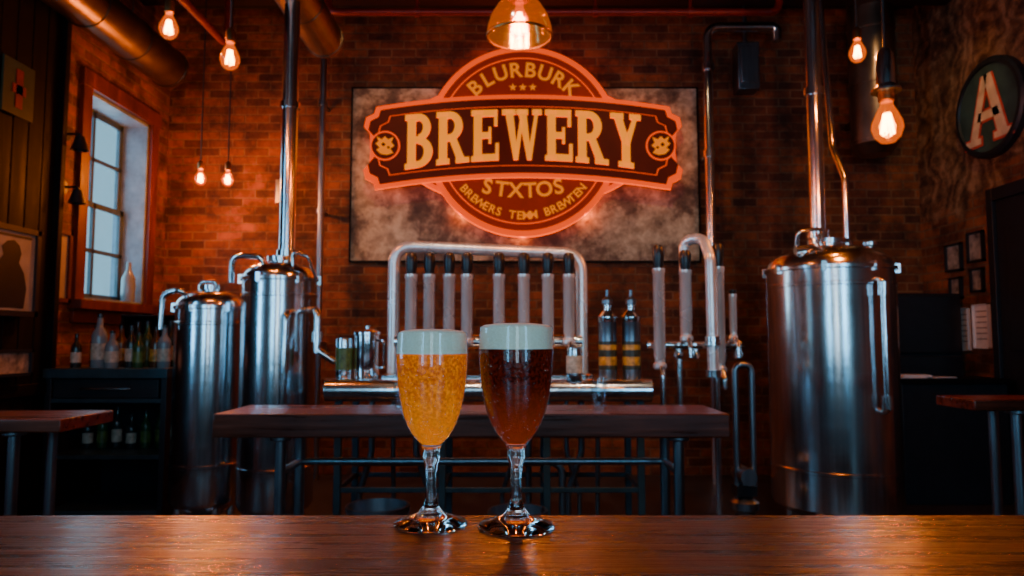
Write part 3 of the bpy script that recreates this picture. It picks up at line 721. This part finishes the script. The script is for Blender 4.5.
for k,(d,e,m_) in enumerate(((.056,.018,3),(.06,0,2))):
    stroke((-.17,-.24),(-.01,.27),.045+e,.035+e,d,m_); stroke((.17,-.24),(.02,.27),.055+e,.045+e,d,m_)
    flat([(-.12,-.09-e),(.14,-.09-e),(.12,-.02+e),(-.10,-.02+e)],d,m_)
    flat([(-.27-e,-.27-e),(-.08+e,-.27-e),(-.08+e,-.22+e),(-.27-e,-.22+e)],d+.001,m_); flat([(.07-e,-.27-e),(.27+e,-.27-e),(.27+e,-.22+e),(.07-e,-.22+e)],d+.001,m_)
b.obj('round_letter_sign',[M['blackmetal'],plain('sign_teal_face',(.02,.05,.045),.5,0,.4,6),plain('sign_cream_letter',(.55,.42,.28),.5),plain('sign_red_outline',(.45,.05,.03),.5)])
for z in (2.72,2.33):
    b=MB(); b.lathe([(0,0),(.05,0),(.05,.02),(0,.02)],(XL,4.98,z),0,20,Matrix.Rotation(pi/2,3,'Y'))
    b.tube(fillet([(XL+.02,4.98,z),(XL+.12,4.98,z),(XL+.12,4.98,z-.04)],.03),.01,0,10)
    b.lathe([(.03,.0),(.035,-.02),(.06,-.10),(.055,-.10),(.028,-.015),(0,-.005)],(XL+.12,4.98,z-.02),0,24)
    b.obj('wall_sconce',[M['blackmetal']])
b=MB(); b.box((XL+.092,4.22,2.65),(XL+.105,4.5,3.0),0); b.box((XL+.105,4.30,2.79),(XL+.11,4.42,2.85),1); b.box((XL+.105,4.33,2.70),(XL+.11,4.39,2.95),1); b.obj('wall_placard',[plain('placard_green',(.015,.04,.025),.5),M['redpaint']])

# ---------------------------------------------------------------- beer glasses
PR=[(.0355,0),(.0360,.0012),(.0345,.003),(.024,.0065),(.013,.011),(.008,.018),(.0058,.026),(.0050,.036),(.0052,.048),(.0062,.058),(.0080,.063),(.0086,.067),(.0080,.071),(.0100,.076),(.0140,.081),(.0195,.088),(.0245,.097),(.0285,.108),(.0318,.122),(.0340,.137),(.0353,.152),(.0357,.165),(.0353,.177),(.0346,.187)]
def rad(h):
    for (r0,h0),(r1,h1) in zip(PR[:-1],PR[1:]):
        if h0<=h<=h1: return r0+(r1-r0)*(h-h0)/(h1-h0)
    return PR[-1][0]
def beer_mat(name,cd,cl,bot,trans,es):
    m,t,b=nt(name)
    mp=coords(t); n=noise(t,mp,330,3,.6); 
    r=ramp(t,[(.42,cd),(.66,cl)]); t.links.new(n.outputs['Fac'],r.inputs[0])
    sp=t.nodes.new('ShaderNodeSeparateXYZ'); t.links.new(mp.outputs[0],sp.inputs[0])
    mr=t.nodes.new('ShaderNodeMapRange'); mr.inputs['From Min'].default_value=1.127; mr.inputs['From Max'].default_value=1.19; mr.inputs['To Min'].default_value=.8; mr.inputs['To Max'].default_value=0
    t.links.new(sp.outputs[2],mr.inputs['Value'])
    mx=t.nodes.new('ShaderNodeMixRGB'); t.links.new(mr.outputs[0],mx.inputs[0]); t.links.new(r.outputs[0],mx.inputs[1]); mx.inputs[2].default_value=(*bot,1)  # glow in the lower beer painted as a brighter bottom colour
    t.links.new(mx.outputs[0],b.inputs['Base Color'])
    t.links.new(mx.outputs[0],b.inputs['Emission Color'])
    b.inputs['Roughness'].default_value=.05; b.inputs['Transmission Weight'].default_value=trans; b.inputs['IOR'].default_value=1.33
    b.inputs['Subsurface Weight'].default_value=.6; b.inputs['Subsurface Radius'].default_value=(.03,.012,.004); b.inputs['Subsurface Scale'].default_value=1
    b.inputs['Emission Strength'].default_value=es  # emission stands in for light scattering through the beer
    v=t.nodes.new('ShaderNodeTexVoronoi'); v.inputs['Scale'].default_value=620; t.links.new(mp.outputs[0],v.inputs['Vector'])
    bump(t,b,v.outputs['Distance'],.18,.001)
    return m
m_foam,t,bs=nt('beer_foam'); mp=coords(t); n=noise(t,mp,500,4); r=ramp(t,[(.3,(.92,.74,.52)),(.7,(1,.88,.68))]); t.links.new(n.outputs['Fac'],r.inputs[0]); t.links.new(r.outputs[0],bs.inputs['Base Color']); bs.inputs['Roughness'].default_value=.8; bump(t,bs,n.outputs['Fac'],.5,.001)
bs.inputs['Subsurface Weight'].default_value=.4; bs.inputs['Subsurface Radius'].default_value=(.01,.008,.006)
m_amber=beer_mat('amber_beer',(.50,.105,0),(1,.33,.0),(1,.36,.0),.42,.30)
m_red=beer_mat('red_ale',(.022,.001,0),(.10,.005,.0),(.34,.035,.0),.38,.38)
m_drop=thinglass('condensation_drop',(1,.93,.85),.2,.7,.05)
def beer(x,y,s,fh,mat,nd):
    z=1.0503; e=empty('beer_glass'); W=.0006
    b=MB(); full=[(0,0)]+PR+[(.0336,.1873),(.0332,.186)]
    mi=[0 if full[i][1]>=.0755 else 1 for i in range(len(full)-1)]
    b.lathe([(r*s,h*s) for r,h in full],(x,y,z),mi,72)
    b.lathe([(0,.0752*s),(.0095*s,.0758*s)],(x,y,z),1,72)
    b.obj('glass',[M['bowl'],M['stem']],0,e,60)
    hl=.166
    lp=[(0,.0775),(.0095,.0778)]+[(r-W,h) for r,h in PR if .080<=h<hl]+[(rad(hl)-W,hl),(0,hl)]
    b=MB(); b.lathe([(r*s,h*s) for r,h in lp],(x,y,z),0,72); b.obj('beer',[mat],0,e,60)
    fp=[(0,hl+.0001),(rad(hl)-W,hl+.0001)]+[(rad(h)-W-.0002,h) for h in (.172,.178,.183,fh)]+[(.030,fh+.002),(.018,fh+.0035),(0,fh+.004)]
    b=MB(); b.lathe([(r*s,h*s) for r,h in fp],(x,y,z),0,72); b.obj('foam',[m_foam],0,e,60)
    b=MB()
    for i in range(nd):
        h=random.uniform(.082,.165); a=random.uniform(0,2*pi); r=rad(h)*s; q=random.uniform(.0003,.0008)
        c=Vector((x+r*math.cos(a),y+r*math.sin(a),z+h*s))
        b.lathe([(0,-q*1.2),(q*.8,-q*.7),(q,0),(q*.7,q*.8),(0,q*1.1)],c,0,7)
    b.obj('condensation',[m_drop],0,e,80)
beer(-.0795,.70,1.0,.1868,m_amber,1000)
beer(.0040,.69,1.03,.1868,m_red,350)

# ---------------------------------------------------------------- lighting
w=bpy.data.worlds.new('World'); S.world=w; w.use_nodes=True
w.node_tree.nodes['Background'].inputs[0].default_value=(.35,.68,.85,1); w.node_tree.nodes['Background'].inputs[1].default_value=1.0
teal=(.16,.58,1.0)
light('window_area_light','AREA',(XL-.6,6.3,2.4),(.42,.80,1),85,None,shape='RECTANGLE',size=2.4,size_y=2.6,rot=(0,-pi/2,0))
light('window_area_light','AREA',(XL-.45,1.9,2.15),teal,55,None,shape='RECTANGLE',size=2.3,size_y=.6,rot=(0,-pi/2,0))  # teal fill at the added side window, out of view
light('added_front_fill','AREA',(-1.6,YF-.25,2.0),teal,48,None,shape='RECTANGLE',size=.5,size_y=2.5,rot=(pi/2,0,0))  # added fill behind the camera, gives teal streaks on the steel
light('added_front_fill','AREA',(.2,YF-.25,2.0),(.62,.82,1),24,None,shape='RECTANGLE',size=.5,size_y=2.5,rot=(pi/2,0,0))  # paler centre fill, added to brighten the taps
light('added_front_fill','AREA',(2.05,YF-.25,2.0),teal,52,None,shape='RECTANGLE',size=.5,size_y=2.5,rot=(pi/2,0,0))  # matching teal fill added on the right

# ---------------------------------------------------------------- camera
cd=bpy.data.cameras.new('Camera'); cam=bpy.data.objects.new('Camera',cd); COL.objects.link(cam)
cam.location=(0,0,1.23); cam.rotation_euler=(math.radians(94.25),0,0); cd.lens=24.61; cd.sensor_width=36; cd.clip_start=.02
cd.dof.use_dof=True; cd.dof.focus_distance=.69; cd.dof.aperture_fstop=11
S.camera=cam
